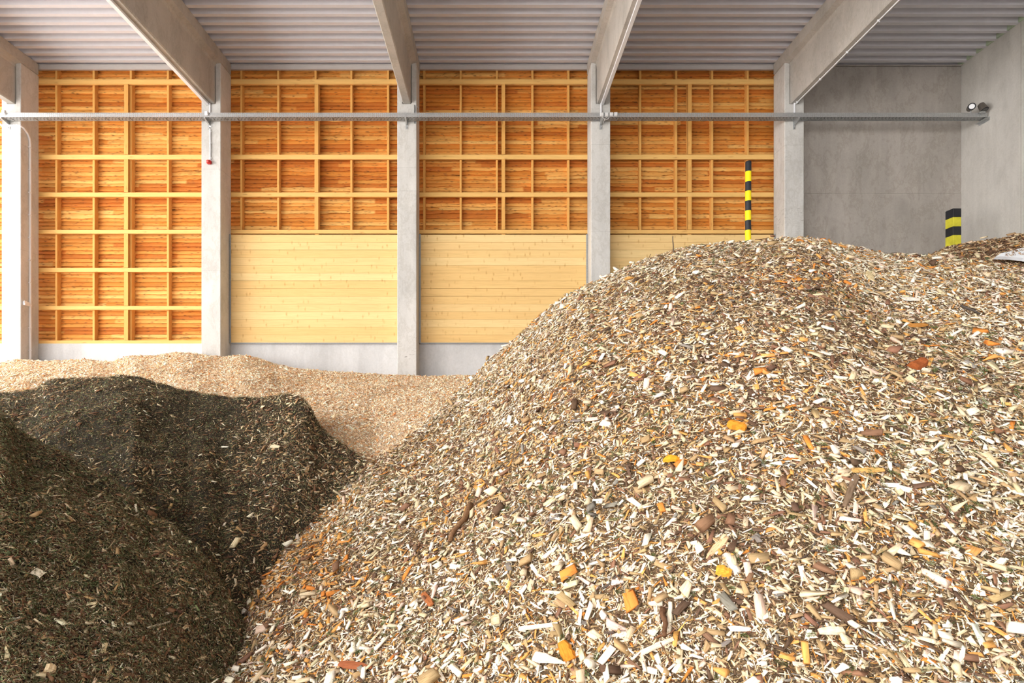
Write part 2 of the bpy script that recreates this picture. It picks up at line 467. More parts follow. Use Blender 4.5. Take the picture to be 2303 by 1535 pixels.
box(bm, xt0, xt1, YT-.008, YT+.001, zt0+H*.48, zt0+H*.60)
obj('front_side', bm, M['galv'], e)
bm = bmesh.new(); D = .205
for k, (a, b) in enumerate(((0, .02), (.05, .08), (.11, .135), (.165, D))):
    box(bm, xt0, xt1, YT+a, YT+b, zt0-.002, zt0)
for k, (a, b) in enumerate(((.02, .05), (.08, .11), (.135, .165))):
    strip_holes(bm, xt0, xt1, YT+a, YT+b, zt0-.002, zt0, .0875, .028, 'xy', .03*(k % 2))
n = int((xt1-xt0)/.305)
for k in range(n):
    box(bm, xt0+k*.305, xt0+k*.305+.012, YT+.03, YT+.19, zt0-.012, zt0-.001)
obj('bottom', bm, M['galv_dull'], e)
bm = bmesh.new(); box(bm, xt0, xt1, YT+D-th, YT+D, zt0, zt1-.02)
obj('rear_side', bm, M['galv_dull'], e)
bm = bmesh.new()
for q, (yy, zz_, r) in enumerate(((.05, .01, .008), (.09, .012, .010), (.13, .01, .007), (.16, .011, .009))):
    pts = [(xt0+i*1.0, YT+yy+.012*math.sin(i*1.7+q), zt0+zz_) for i in range(int(xt1-xt0))]
    tube(bm, pts, r, 5)
tag(obj('cable', bm, M['dark']), kind='stuff', label='cables lying in the tray', cat='cables')

# brackets carrying the tray
br_lab = ['galvanised bracket under the cable tray at the far left column', 'galvanised bracket under the cable tray on the red alarm column',
 'galvanised bracket under the cable tray on the scuffed column', 'galvanised bracket under the tray on the four-box column',
 'galvanised bracket under the tray on the bare bay column']
for i, (px, cx) in enumerate(zip((20, 471, 915, 1351, 1786), colx)):
    x = XX(px, YC)
    e = empty('tray_bracket', (x, YC, zt0)); tag(e, br_lab[i], 'bracket', 'cable tray brackets')
    bm = bmesh.new()
    prism(bm, [(YT-.01, zt0-.035), (YT-.01, zt0-.003), (YC, zt0-.003), (YC, zt0-.10)], x-.02, x+.02, 'x')
    box(bm, x-.03, x+.03, YT-.012, YC, zt0-.006, zt0-.002)
    obj('arm', bm, M['galv'], e)
    bm = bmesh.new(); box(bm, x-.032, x+.032, YC-.012, YC, zt0-.20, zt0+.02)
    tube(bm, [(x, YC-.03, zt0-.16), (x, YC-.008, zt0-.16)], .012, 6)
    obj('base_plate', bm, M['galv'], e)
# end bracket on the right wall
e = empty('tray_bracket', (XR, YT, zt0)); tag(e, 'galvanised bracket holding the tray end on the right wall', 'bracket', 'cable tray brackets')
bm = bmesh.new(); prism(bm, [(YT-.03, zt0-.03), (YT+.30, zt0-.03), (YT+.30, zt0-.045), (YT-.03, zt0-.045)], XR-.10, XR, 'x')
box(bm, XR-.01, XR, YT-.03, YT+.30, zt0-.09, zt0-.003); obj('arm', bm, M['galv'], e)
# joint plates (overlap splices)
e = empty('tray_bracket', (XX(937, YC), YC, zt1)); tag(e, 'upright galvanised bracket above the tray on the scuffed column', 'bracket')
bm = bmesh.new(); x = XX(931.5, YC)
box(bm, x, x+.008, YC-.05, YC, zt0-.05, ZZ(237, YC)); box(bm, x+.008, x+.065, YC-.012, YC, zt0-.05, ZZ(237, YC))
tube(bm, [(x+.05, YC-.012, ZZ(238, YC)), (x+.10, YC+.02, ZZ(241, YC)), (x+.14, YC+.25, ZZ(255, YC))], .008, 6)
obj('rail', bm, M['galv'], e)

# junction boxes
def jbox(pxa, pxb, pya, pyb, label, Y=YT-.012, grp=None, m='boxgrey'):
    x0, x1 = XX(pxa, Y), XX(pxb, Y); z1, z0 = ZZ(pya, Y), ZZ(pyb, Y)
    e = empty('junction_box', ((x0+x1)/2, Y, z0)); tag(e, label, 'junction box', grp)
    boxobj('body', (x0, x1, Y-.035, Y+.011, z0, z1), M[m], e, .006)
    boxobj('lid', (x0+.008, x1-.008, Y-.045, Y-.035, z0+.008, z1-.008), M[m], e, .004)
    bm = bmesh.new()
    for gx in (x0+(x1-x0)*.3, x0+(x1-x0)*.7): tube(bm, [(gx, Y-.015, z0-.018), (gx, Y-.015, z0+.002)], .009, 8)
    obj('gland', bm, M[m], e)
jg = 'junction boxes on the tray'
jbox(5.5, 13.5, 248.5, 257.5, 'white junction box on the tray at the far left column', grp=jg, m='white')
jbox(461.5, 469, 251, 259, 'white junction box on the tray at the red alarm column', grp=jg, m='white')
for q, (a, lab) in enumerate(((1349.5, 'first from left'), (1360.3, 'second from left'), (1371, 'third from left'), (1381, 'fourth from left'))):
    jbox(a, a+7.6, 254.2-q*.35, 262-q*.35, 'grey junction box on the tray, %s of the row of four' % lab, grp='row of four junction boxes')
bm = bmesh.new()
a = P(1354, 263, YT-.03); b_ = P(1359, 267, YT-.02); c_ = P(1358, 272, YT+.05)
tube(bm, [a, b_, c_, P(1356.5, 277, YC-.1)], .006, 6)
tube(bm, [P(1365, 263, YT-.03), P(1361, 266, YT-.03), P(1359, 269, YT-.02), c_], .006, 6)
tube(bm, [P(1370, 263, YT-.03), P(1368, 267, YT-.03), P(1362, 269, YT-.02), c_], .006, 6)
tag(obj('cable_loop', bm, M['boxgrey']), 'pale cables looping below the row of four junction boxes', 'cable')

# small conduits between beams and tray
def conduit(pts, r, label, clips=()):
    e = empty('conduit', pts[0]); tag(e, label, 'conduit')
    bm = bmesh.new(); tube(bm, pts, r, 8); obj('pipe', bm, M['white'], e)
    for c in clips: boxobj('clip', c, M['white'], e)
    return e
for px, lab in ((472, 'short white conduit dropping from beam to tray above the red alarm'), (1352, 'short white conduit dropping from beam to the four junction boxes'), (1787, 'short white conduit dropping from the rightmost beam to the tray')):
    x = XX(px, YC-.03)
    conduit([(x, YC-.025, zbeam-.0), (x, YC-.025, zt1-.05)], .020, lab)
x = XX(472.5, YC-.03)
zal = ZZ(360, YC)
conduit([(x, YC-.022, zt0-.20), (x, YC-.022, zal)], .018, 'long thin white conduit running down to the red alarm sounder',
        [(x-.025, x+.03, YC-.03, YC, zz_, zz_+.02) for zz_ in (zt0-.28, zal+.85, zal+.42, zal+.04)])
# conduit at column 1: horizontal, bend round onto the side, then down
xs = colx[0]+.25
zc = ZZ(283, YC)
pp = [(XX(-3, YC), YC-.02, ZZ(276, YC)), (XX(0, YC), YC-.02, ZZ(278, YC)), (XX(5, YC), YC-.02, zc), (XX(40, YC), YC-.02, zc), (xs+.005, YC-.018, zc-.005), (xs+.022, YC+.05, zc-.02), (xs+.022, YC+.18, zc-.10), (xs+.022, YC+.25, zc-.20), (xs+.022, YC+.275, zc-.35), (xs+.022, YC+.28, zc-2), (xs+.022, YC+.28, 3.0)]
cl = []
zz_ = zc-.45
while zz_ > 3.2: cl.append((xs, xs+.05, YC+.235, YC+.30, zz_, zz_+.02)); zz_ -= .595
cl += [(XX(12, YC)-.01, XX(12, YC)+.01, YC-.03, YC, zc-.03, zc+.03), (XX(39, YC)-.01, XX(39, YC)+.01, YC-.03, YC, zc-.03, zc+.03)]
conduit(pp, .026, 'white conduit bending round the far left column and running down its side', cl)
# white socket on that column
e = empty('wall_socket', (xs, YC+.1, ZZ(683, YC))); tag(e, 'small white socket on the side of the far left column', 'socket')
boxobj('body', (xs, xs+.06, YC+.06, YC+.22, ZZ(685, YC), ZZ(676, YC)), M['white'], e, .01)
boxobj('cover', (xs+.06, xs+.08, YC+.02, YC+.10, ZZ(681, YC), ZZ(675, YC)), M['white'], e, .006)

# red alarm sounder
za = ZZ(366, YC); xa_ = XX(472, YC)
e = empty('alarm_sounder', (xa_, YC, za)); tag(e, 'small red alarm sounder fixed at the end of the thin conduit', 'alarm')
boxobj('body', (xa_-.055, xa_+.055, YC-.09, YC, za-.05, za+.05), M['red'], e, .02)
bm = bmesh.new(); tube(bm, [(xa_-.005, YC-.085, za), (xa_-.005, YC-.12, za)], [.04, .032], 14); obj('lens', bm, M['redlens'], e, 0, True)
boxobj('bracket', (xa_-.045, xa_+.045, YC-.012, YC, za+.045, za+.065), M['white'], e)

# spotlights at tray end
def spot(px, py, Y, aim, label, r=.095, ln=.17):
    c = P(px, py, Y); aim = Vector(aim).normalized()
    e = empty('spotlight', (c.x, c.y, zt1)); tag(e, label, 'spotlight', 'spotlights on the tray end')
    bm = bmesh.new(); tube(bm, [c-aim*ln*.6, c-aim*ln*.5, c+aim*ln*.35, c+aim*ln*.5], [r*.55, r*.8, r, r], 20); hs = obj('housing', bm, M['lampbody'], e, 0, False)
    bm = bmesh.new(); tube(bm, [c+aim*ln*.48, c+aim*(ln*.54)], [r*.98, r*.98], 20); obj('rim', bm, M['black'], hs)
    bm = bmesh.new(); tube(bm, [c+aim*ln*.53, c+aim*(ln*.57)], [r*.74, r*.66], 20); obj('lens', bm, M['lens'] if aim.y < -.5 else M['dark'], hs)
    bm = bmesh.new(); tube(bm, [c-Vector((0, 0, r*.7)), Vector((c.x+.01, c.y, zt1-.02))], .014, 8)
    box(bm, c.x-.07, c.x+.05, c.y-.03, c.y+.03, zt1-.04, zt1+.0); obj('bracket', bm, M['galv'], e)
spot(2183, 242, YT+.05, (-.35, -.8, -.1), 'round spotlight at the tray end showing its bright lens', .088)
spot(2210, 241, YT-.05, (.15, -.35, -.8), 'grey spotlight at the tray end, tilted down beside the right wall', .09, .19)

# ------------------------------------------------------------------ warning posts
def striped_pole():
    Y = 11.6; x = XX(1683, Y); r = XX(1689.4, Y)-x
    e = empty('marker_pole', (x, Y, 0)); tag(e, 'tall round pole with black and yellow bands rising behind the heap crest', 'pole')
    ys = [365, 386, 409, 430, 452, 474, 496, 518, 541, 565, 590, 620, 660, 700, 760]
    bm = bmesh.new(); z_top = ZZ(ys[0], Y)
    for k in range(len(ys)-1):
        z1, z0 = ZZ(ys[k], Y), ZZ(ys[k+1], Y)
        nb = len(bm.faces)
        tube(bm, [(x+.0012*(z1-z_top)*6, Y, z1), (x, Y, z0)], r, 20, 0 if k % 2 == 0 else 1, cap=False)
    bm.faces.new([v for v in [bm.verts.new((x+r*math.cos(t), Y+r*math.sin(t), z_top)) for t in [2*math.pi*q/20 for q in range(20)]]])
    for fc in bm.faces: fc.smooth = True
    obj('tube', bm, [M['black'], M['yellow']], e)
    bm = bmesh.new(); tube(bm, [(x, Y, z_top), (x, Y, z_top+.02)], [r*1.04, r*.85], 20); obj('cap', bm, M['black'], e)
    bm = bmesh.new(); tube(bm, [(x, Y, 0), (x, Y, ZZ(760, Y))], r, 20, 0); obj('lower_tube', bm, M['yellow'], e)
striped_pole()
Y = 14.3
x0, x1 = XX(2143.5, Y), XX(2162.3, Y); dpt = .25
ys = [468, 487.5, 508.5, 528, 550, 575]
bm = bmesh.new()
for k in range(len(ys)-1): box(bm, x0, x1, Y, Y+dpt, ZZ(ys[k+1], Y), ZZ(ys[k], Y), k % 2)
box(bm, x0, x1, Y, Y+dpt, 0, ZZ(ys[-1], Y), 1)
tag(obj('guard_post', bm, [M['black'], M['dirtyyellow']], None, .008), 'square black and yellow banded guard post near the right wall corner', 'post')

# ------------------------------------------------------------------ heaps
def fnoise2(x, y, seed, octs=4, gain=.5):
    out = 0; amp = 1; tot = 0
    for o in range(octs):
        r = np.random.default_rng(seed+o).random((256, 256))
        i = np.floor(x).astype(int); j = np.floor(y).astype(int)
        fx = x-i; fy = y-j; fx = fx*fx*(3-2*fx); fy = fy*fy*(3-2*fy)
        i %= 256; j %= 256; i1 = (i+1) % 256; j1 = (j+1) % 256
        v = (r[i, j]*(1-fx)+r[i1, j]*fx)*(1-fy)+(r[i, j1]*(1-fx)+r[i1, j1]*fx)*fy
        out = out+amp*(v-.5); tot += amp; amp *= gain; x = x*2.03+7.1; y = y*2.03+3.7
    return out/tot*2
def interp(px, tab):
    a = np.array(tab, float); return np.interp(px, a[:, 0], a[:, 1])
def smooth_tab(px, tab, w=12):
    acc = 0
    for d in (-w, -w/2, 0, w/2, w): acc = acc+interp(px+d, tab)
    return acc/5

class Heap:
    """a heap surface: columns fan out from the eye's foot, rows run from its toe over the crest and down behind"""
    def __init__(s, px0, px1, crest, yc, bot, yb, bulge=.3, back=.55, nu=420, nt=220, tmin=-.35, amp=.05, seed=1, hollow=0.0, backlen=2.5, toe=1.0):
        px = np.linspace(px0, px1, nu)
        sc = (VY-smooth_tab(px, crest, 8))/F; Yc = smooth_tab(px, yc, 40)
        sb = (VY-interp(px, bot))/F; Yb = smooth_tab(px, yb, 40)
        zc = EYE+sc*Yc; zb = EYE+sb*Yb
        bl = bulge if np.isscalar(bulge) else interp(px, bulge)
        nf = int(nt*.82); t = np.concatenate([np.linspace(tmin, 1, nf), 1+np.linspace(0, 1, nt-nf+1)[1:]**1.3])
        T = t[None, :]; U = ((px-VX)/F)[:, None]
        Yf = Yb[:, None]+(Yc-Yb)[:, None]*np.minimum(T, 1)
        Yf = np.maximum(Yf, 1.4)
        Y = np.where(T <= 1, Yf, Yc[:, None]+(T-1)*backlen)
        BL = bl if np.isscalar(bl) else bl[:, None]
        gT = T+BL*T*(1-T)-hollow*np.sin(np.clip(T, 0, 1)*np.pi)*(1-T)
        gT = np.where(T < 0, T*(1+BL)*toe, gT)
        Zf = zb[:, None]+(zc-zb)[:, None]*gT
        slope_c = ((zc-zb)/(Yc-Yb)*(1-(bl if np.isscalar(bl) else bl)))[:, None]
        dY = (T-1)*backlen
        Zb = zc[:, None]+np.minimum(sc[:, None], .05)*0 + (sc[:, None]-.12)*np.minimum(dY, .5) - back*np.maximum(dY-.3, 0)
        Z = np.where(T <= 1, Zf, Zb)
        X = np.minimum(U*Y, XR-.015)
        big = fnoise2(X*.7+30, Y*.7+30, seed, 3)*amp*1.6+fnoise2(X*2.6+60, Y*2.6+60, seed+20, 3)*amp*.7
        small = fnoise2(X*9+90, Y*9+60, seed+40, 2)*amp*.35
        fade = np.clip(np.abs(T-1)*6, .25, 1)
        Z = Z+(big*fade+small)
        Z = np.maximum(Z, -.05)
        s.X, s.Y, s.Z, s.px, s.T = X, Y, Z, px, np.broadcast_to(T, X.shape)
        Pn = np.stack([X, Y, Z], -1); s.Pn = Pn
        du = np.gradient(Pn, axis=0); dv = np.gradient(Pn, axis=1)
        n = np.cross(du, dv); n /= np.linalg.norm(n, axis=-1, keepdims=True)+1e-9
        n[n[..., 2] < 0] *= -1; s.N = n
        a = np.linalg.norm(np.cross(Pn[1:, :-1]-Pn[:-1, :-1], Pn[:-1, 1:]-Pn[:-1, :-1]), axis=-1)*(X[1:, :-1] < XR-.03)
        s.area = a
        s.spx = VX+F*X/np.maximum(Y, .1); s.spy = VY-F*(Z-EYE)/np.maximum(Y, .1)
    def sample(s, n, weight=None):
        w = s.area.copy()
        w *= np.where(s.Z[:-1, :-1] > -.04, 1, 0)
        if weight is not None: w *= weight[:-1, :-1]
        w = w.ravel(); idx = rng.choice(len(w), n, p=w/w.sum())
        i, j = np.unravel_index(idx, s.area.shape); a = rng.random(n)[:, None]; b = rng.random(n)[:, None]
        Pn, Nn = s.Pn, s.N
        p = (Pn[i, j]*(1-a)+Pn[i+1, j]*a)*(1-b)+(Pn[i, j+1]*(1-a)+Pn[i+1, j+1]*a)*b
        return p, Nn[i, j], (i, j)
    def near(s, px, py, lift=0.0):
        d = (s.spx-px)**2+(s.spy-py)**2+np.where(s.T > 1.001, 1e9, 0)
        k = np.argmin(d); i, j = np.unravel_index(k, d.shape)
        p = Vector(s.Pn[i, j]); n = Vector(s.N[i, j])
        Y = p.y; q = Vector(((px-VX)*Y/F, Y, EYE+(VY-py)*Y/F))   # slide within that depth
        q = q if (q-p).length < .15 else p
        return q+n*lift, n

class Soup:
    def __init__(s): s.V = []; s.F = []; s.T = []; s.C = []; s.G = []; s.M = []; s.n = 0
    def add(s, V, F, k, col, gr, mi):
        s.V.append(V); s.F.append((F+s.n).ravel()); s.T.append(np.full(len(F), F.shape[1])); s.C.append(col); s.G.append(gr)
        s.M.append(np.full(len(F), mi)); s.n += len(V)
    def base(s, h, col):
        nu, nt = h.X.shape; idx = np.arange(nu*nt).reshape(nu, nt)
        F_ = np.stack([idx[:-1, :-1], idx[1:, :-1], idx[1:, 1:], idx[:-1, 1:]], -1).reshape(-1, 4)
        V = h.Pn.reshape(-1, 3); c = np.tile(np.array(col), (len(V), 1))
        s.add(V, F_, 4, c, V*60, 2)
    def frames(s, n, N_, tilt, flow=None, flowk=0):
        th = rng.random(n)*2*np.pi
        r = rng.normal(size=(n, 3)); u = r-N_*(r*N_).sum(1)[:, None]
        if flow is not None: u = u/np.linalg.norm(u, axis=1)[:, None]+flow*flowk*np.sign(rng.random(n)-.5)[:, None]
        u /= np.linalg.norm(u, axis=1)[:, None]
        nn = N_+rng.normal(size=(n, 3))*tilt; nn /= np.linalg.norm(nn, axis=1)[:, None]
        u = u-nn*(u*nn).sum(1)[:, None]; u /= np.linalg.norm(u, axis=1)[:, None]
        v = np.cross(nn, u); return u, v, nn
    def chips(s, p, N_, Lg, W, Th, col, tilt=.3, lift=.3, flow=None, flowk=0, mi=0, grs=(14, 160)):
        n = len(p); u, v, w = s.frames(n, N_, tilt, flow, flowk)
        tp = np.array([[-.5, -.5, 0], [.5, -.5, 0], [.5, .5, 0], [-.5, .5, 0], [-.5, -.5, 1], [.5, -.5, 1], [.5, .5, 1], [-.5, .5, 1]])
        l = np.broadcast_to(tp, (n, 8, 3)).copy()
        l[:, :, :2] += rng.normal(size=(n, 8, 2))*.07
        tpr = np.where(rng.random(n) < .45, rng.random(n)*.7+.05, .75+rng.random(n)*.3)
        right = tp[:, 0] > 0
        l[:, right, 1] *= tpr[:, None]
        l[:, right, 2] *= (.35+.65*rng.random(n))[:, None]
        sk = (rng.random(n)-.5)*.9
        l[:, :, 0] += l[:, :, 1]*sk[:, None]*(W/Lg)[:, None]
        l[:, 4:, :2] *= (.7+.3*rng.random((n, 1, 1)))
        co = p[:, None, :]+(l[:, :, 0]*Lg[:, None])[..., None]*u[:, None]+(l[:, :, 1]*W[:, None])[..., None]*v[:, None]+((l[:, :, 2]-.35)*Th[:, None]+(lift*rng.random(n)*W)[:, None])[..., None]*w[:, None]
        fq = np.array([[0, 3, 2, 1], [4, 5, 6, 7], [0, 1, 5, 4], [1, 2, 6, 5], [2, 3, 7, 6], [3, 0, 4, 7]])
        F_ = (np.arange(n)[:, None, None]*8+fq[None]).reshape(-1, 4)
        gr = np.stack([l[:, :, 0]*Lg[:, None]*grs[0], l[:, :, 1]*W[:, None]*grs[1]+l[:, :, 2]*3, np.broadcast_to((np.arange(n)*1.37 % 977)[:, None], (n, 8))], -1)
        c = np.repeat(col, 8, axis=0)
        s.add(co.reshape(-1, 3), F_, 4, c, gr.reshape(-1, 3), mi)
    def needles(s, p, N_, Lg, W, col, tilt=.35, lift=.01, dirs=None):
        n = len(p); u, v, w = s.frames(n, N_, tilt)
        if dirs is not None:
            u = dirs; v = np.cross(w, u); v /= np.linalg.norm(v, axis=1)[:, None]+1e-9; w = np.cross(u, v)
        p = p+N_*(lift*rng.random(n))[:, None]
        bend = rng.normal(size=n)*.12
        A = p-u*(Lg*.5)[:, None]; B = p+u*(Lg*.5)[:, None]+v*(bend*Lg)[:, None]
        m1 = p+v*(W*.5)[:, None]; m2 = p-v*(W*.5)[:, None]; m3 = p+w*(W*.7)[:, None]
        V = np.stack([A, B, m1, m2, m3], 1)
        fq = np.array([[0, 2, 4], [0, 4, 3], [0, 3, 2], [1, 4, 2], [1, 3, 4], [1, 2, 3]])
        F_ = (np.arange(n)[:, None, None]*5+fq[None]).reshape(-1, 3)
        c = np.repeat(col, 5, axis=0); gr = np.repeat(np.stack([np.arange(n)*1.3 % 331, np.zeros(n), np.zeros(n)], 1), 5, axis=0)
        s.add(V.reshape(-1, 3), F_, 3, c, gr, 1)
    def sticks(s, p, N_, Lg, R, col, tilt=.25, seg=5):
        n = len(p); u, v, w = s.frames(n, N_, tilt); nr = 5
        b1 = rng.normal(size=n)*.12; b2 = rng.normal(size=n)*.05
        rings = []; grs = []
        for k in range(nr):
            t = k/(nr-1)-.5; c = p+u*(t*Lg)[:, None]+v*((b1*(t*t*4)+b2*math.sin(t*9))*Lg)[:, None]+w*(R*.7)[:, None]
            rad = R*(1-.35*(t+.5))
            for q in range(seg):
                a = 2*math.pi*q/seg
                rings.append(c+v*(rad*math.cos(a))[:, None]+w*(rad*math.sin(a))[:, None])
                grs.append(np.stack([t*Lg*60+np.arange(n), np.full(n, a*3), np.zeros(n)], 1))
        V = np.stack(rings, 1); G = np.stack(grs, 1); per_ = nr*seg
        fq = [[k*seg+q, k*seg+(q+1) % seg, (k+1)*seg+(q+1) % seg, (k+1)*seg+q] for k in range(nr-1) for q in range(seg)]
        F_ = (np.arange(n)[:, None, None]*per_+np.array(fq)[None]).reshape(-1, 4)
        s.add(V.reshape(-1, 3), F_, 4, np.repeat(col, per_, axis=0), G.reshape(-1, 3), 1)
        for base_, rev in ((0, True), ((nr-1)*seg, False)):
            pass
    def build(s, name, mats):
        V = np.concatenate(s.V); F_ = np.concatenate(s.F); T = np.concatenate(s.T)
        st = np.concatenate([[0], np.cumsum(T)[:-1]])
        me = raw_mesh(name, V, F_, st, T, mats, np.concatenate(s.C), np.concatenate(s.G), np.concatenate(s.M))
        s.V = s.F = s.T = s.C = s.G = s.M = None
        o = bpy.data.objects.new(name, me); C.objects.link(o); return o

def palette(n, items, jit=.10, mod=None):
    """items: (weight, rgb); mod: per-sample weights multiplier list"""
    W = np.array([w for w, _ in items], float)[None, :].repeat(n, 0)
    if mod is not None:
        for k, m in mod.items(): W[:, k] *= m
    W = W.cumsum(1); W /= W[:, -1:]
    k = (rng.random(n)[:, None] > W).sum(1)
    c = np.array([lin(*c) for _, c in items])[k]
    return np.clip(c*(1+rng.normal(size=(n, 1))*jit)*(1+rng.normal(size=(n, 3))*jit*.25), .004, .93)
def logn(n, m, s, lo, hi): return np.clip(m*np.exp(rng.normal(size=n)*s), lo, hi)

Q = 1.0     # amount of scattered pieces
# --- big mixed heap on the right
R = Heap(400, 4200,
    crest=[(300, 1600), (440, 1535), (500, 1440), (570, 1300), (620, 1230), (700, 1160), (760, 1110), (830, 1040), (900, 1000), (960, 950), (1020, 890), (1070, 845), (1100, 812), (1150, 772), (1200, 725), (1250, 684), (1300, 652), (1350, 628), (1400, 604), (1450, 583), (1500, 568), (1560, 552), (1620, 547), (1700, 543), (1760, 537), (1800, 534), (1860, 543), (1920, 557), (1980, 570), (2060, 576), (2140, 577), (2200, 590), (2303, 602), (2400, 600), (2600, 590)],
    yc=[(300, 4.3), (440, 4.6), (500, 5.2), (570, 6.2), (620, 6.6), (700, 7.2), (830, 8.2), (960, 9.1), (1070, 10.4), (1200, 10.2), (1300, 9.9), (1500, 9.3), (1700, 9.0), (2303, 8.8), (2600, 8.8)],
    bot=[(300, 1640), (439, 1545), (440, 1545), (460, 1535), (2600, 1535)],
    yb=[(300, 4.0), (440, 4.35), (560, 4.2), (700, 4.0), (1110, 3.3), (1700, 2.75), (2303, 2.6), (2600, 2.6)],
    bulge=[(400, .1), (1000, .15), (1300, .34), (1800, .36), (2600, .34)], amp=.055, seed=3, nu=760, nt=240)
pal_R = [(29, (242, 228, 206)), (26, (216, 194, 158)), (8, (212, 154, 86)), (2.5, (212, 132, 62)), (8, (134, 98, 76)), (2.5, (132, 124, 114)), (6, (224, 194, 172)), (21, (174, 144, 104)), (5, (98, 76, 60))]
s = Soup(); s.base(R, lin(128, 102, 74))
dist = np.maximum(R.Y, .8)
def wts(h, near): return np.where(h.T > 1.25, .15, 1)*np.where(h.spy > 1750, .15, 1)*np.where((h.spx < 380) | (h.spx > 2420), .3, 1)*np.where(h.spx > 2650, .4, 1)*(1/np.maximum(h.Y, 2)**near)
def patch(i, j, h, seed, sc): return fnoise2(h.X[i, j]*sc+11, h.Y[i, j]*sc+5, seed, 3)
flowdir = None
def addR(n, near, lm, ls, wr_, lo, hi, lift, tilt):
    p, nr, (i, j) = R.sample(n, wts(R, near))
    pt = patch(i, j, R, 300, .9); pt2 = patch(i, j, R, 400, .6)
    left = np.clip((860-R.spx[i, j])/160, 0, 1)*np.exp(-((R.spy[i, j]-1260)/120)**2)
    mod = {0: np.clip(1+pt2*1.2-left*.45, .3, 2), 2: np.clip(1+pt*1.5+left*5, .3, 8), 3: np.clip(1+pt*2+left*6, .3, 9), 4: np.clip(1-pt2*1.5, .4, 3), 8: np.clip(1-pt2*2, .2, 3)}
    c = palette(n, pal_R, .09, mod)
    Lg = logn(n, lm, ls, lo, hi); W = Lg*np.clip(rng.lognormal(np.log(wr_), .45, n), .08, .8)
    Th = W*np.clip(rng.random(n)*.5+.12, .1, .6)
    # grain of the slope: chips lie down the fall line on the left flank
    nn = nr; s.chips(p, nn, Lg, W, Th, c, tilt, lift)
addR(int(38000*Q), .35, .060, .36, .22, .03, .14, 1.1, .32)
addR(int(84000*Q), .6, .034, .42, .21, .012, .08, .9, .42)
addR(int(105000*Q), 1.1, .018, .40, .24, .008, .045, .9, .5)
n = int(40000*Q); p, nr, (i, j) = R.sample(n, wts(R, .8))      # long splinters
Lg = logn(n, .06, .35, .03, .15); s.chips(p, nr, Lg, Lg*.07, Lg*.05, palette(n, pal_R, .1), .35, .02*10)
n = int(5200*Q); p, nr, (i, j) = R.sample(n, wts(R, .6))       # bark twigs
s.sticks(p, nr, logn(n, .075, .5, .03, .28), logn(n, .0033, .45, .0015, .010), palette(n, [(4, (104, 74, 56)), (3, (84, 70, 62)), (2, (128, 88, 62)), (1, (110, 104, 98))]), .25)
n = int(50000*Q); p, nr, (i, j) = R.sample(n, wts(R, .8)*np.clip(.5+1.6*fnoise2(R.X*.9+40, R.Y*.9+9, 520, 3), .08, 3))    # loose needles and fibres
s.needles(p, nr, logn(n, .020, .3, .010, .04), logn(n, .0022, .3, .0013, .004), palette(n, [(5, (98, 104, 70)), (3, (124, 100, 70)), (2, (78, 84, 50)), (3, (150, 122, 86))], .2), .45, .03)
oR = s.build('wood_chip_heap', [M['chip'], M['bark'], M['base']])
tag(oR, 'large heap of coarse pale and orange wood chips filling the right foreground', 'wood chip heap', kind='stuff')

def sprigs(h, n, wt, name, label, size=(.035, .075), cols=None):
    s = Soup(); p, nr, (i, j) = h.sample(n, wt); p = p+nr*.014
    u, v, w = s.frames(n, nr, .25); Ls = rng.uniform(*size, n)
    cols = cols or [(4, (92, 110, 64)), (3, (112, 126, 80)), (2, (142, 150, 114)), (1, (78, 88, 52))]
    cc = palette(n, cols, .12); k = 20
    P_ = []; D_ = []; N2 = []; C_ = []; L_ = []
    for q in range(k):
        t = q/(k-1)-.5; sg = 1 if q % 2 else -1
        ang = rng.uniform(.5, 1.0, n)
        d = u*np.cos(ang)[:, None]+(v*sg)*np.sin(ang)[:, None]+w*rng.uniform(0, .6, n)[:, None]; d /= np.linalg.norm(d, axis=1)[:, None]
        ln = rng.uniform(.016, .028, n)
        P_.append(p+u*(t*Ls)[:, None]+d*(ln*.5)[:, None]+w*.006); D_.append(d); N2.append(w); C_.append(cc*rng.uniform(.8, 1.35, (n, 1))); L_.append(ln)
    P_, D_, N2, C_, L_ = map(np.concatenate, (P_, D_, N2, C_, L_))
    s.needles(P_, N2, L_, np.full(len(P_), .0028), C_, 0, 0, D_)
    s.sticks(p, nr, Ls, np.full(n, .0016), palette(n, [(1, (110, 82, 52))]), .1, 4)
    o = s.build(name, [M['bark'], M['bark']]); tag(o, label, 'conifer needles', kind='stuff'); return o
wsp = wts(R, .5)*np.clip(.6+1.4*fnoise2(R.X*.8+40, R.Y*.8+9, 520, 3), .05, 3)
sprigs(R, int(1700*Q), wsp, 'conifer_sprigs', 'small green conifer sprigs scattered over the big right heap')

# --- fine pale heap along the back wall
Tn = Heap(-420, 1330,
    crest=[(-420, 830), (0, 818), (40, 809), (100, 812), (200, 808), (250, 814), (280, 804), (300, 797), (340, 800), (400, 791), (450, 796), (500, 803), (540, 796), (580, 803), (620, 818), (680, 831), (740, 836), (800, 838), (900, 843), (960, 846), (1060, 844), (1330, 850)],
    yc=[(-420, 14.6), (1330, 14.75)],
    bot=[(-420, 900), (200, 930), (600, 960), (840, 1050), (960, 965), (1070, 900), (1330, 890)],
    yb=[(-420, 10.0), (300, 10.2), (600, 9.8), (840, 8.3), (960, 9.2), (1070, 10.6), (1330, 11.0)],
    bulge=.12, amp=.055, seed=51, nu=420, nt=160, tmin=-.3, back=.05, backlen=.85, toe=7)
pal_T = [(46, (253, 236, 210)), (28, (246, 214, 174)), (18, (234, 184, 132)), (7, (212, 148, 94)), (2, (170, 114, 76)), (8, (253, 242, 224))]
s = Soup(); s.base(Tn, lin(232, 196, 156))
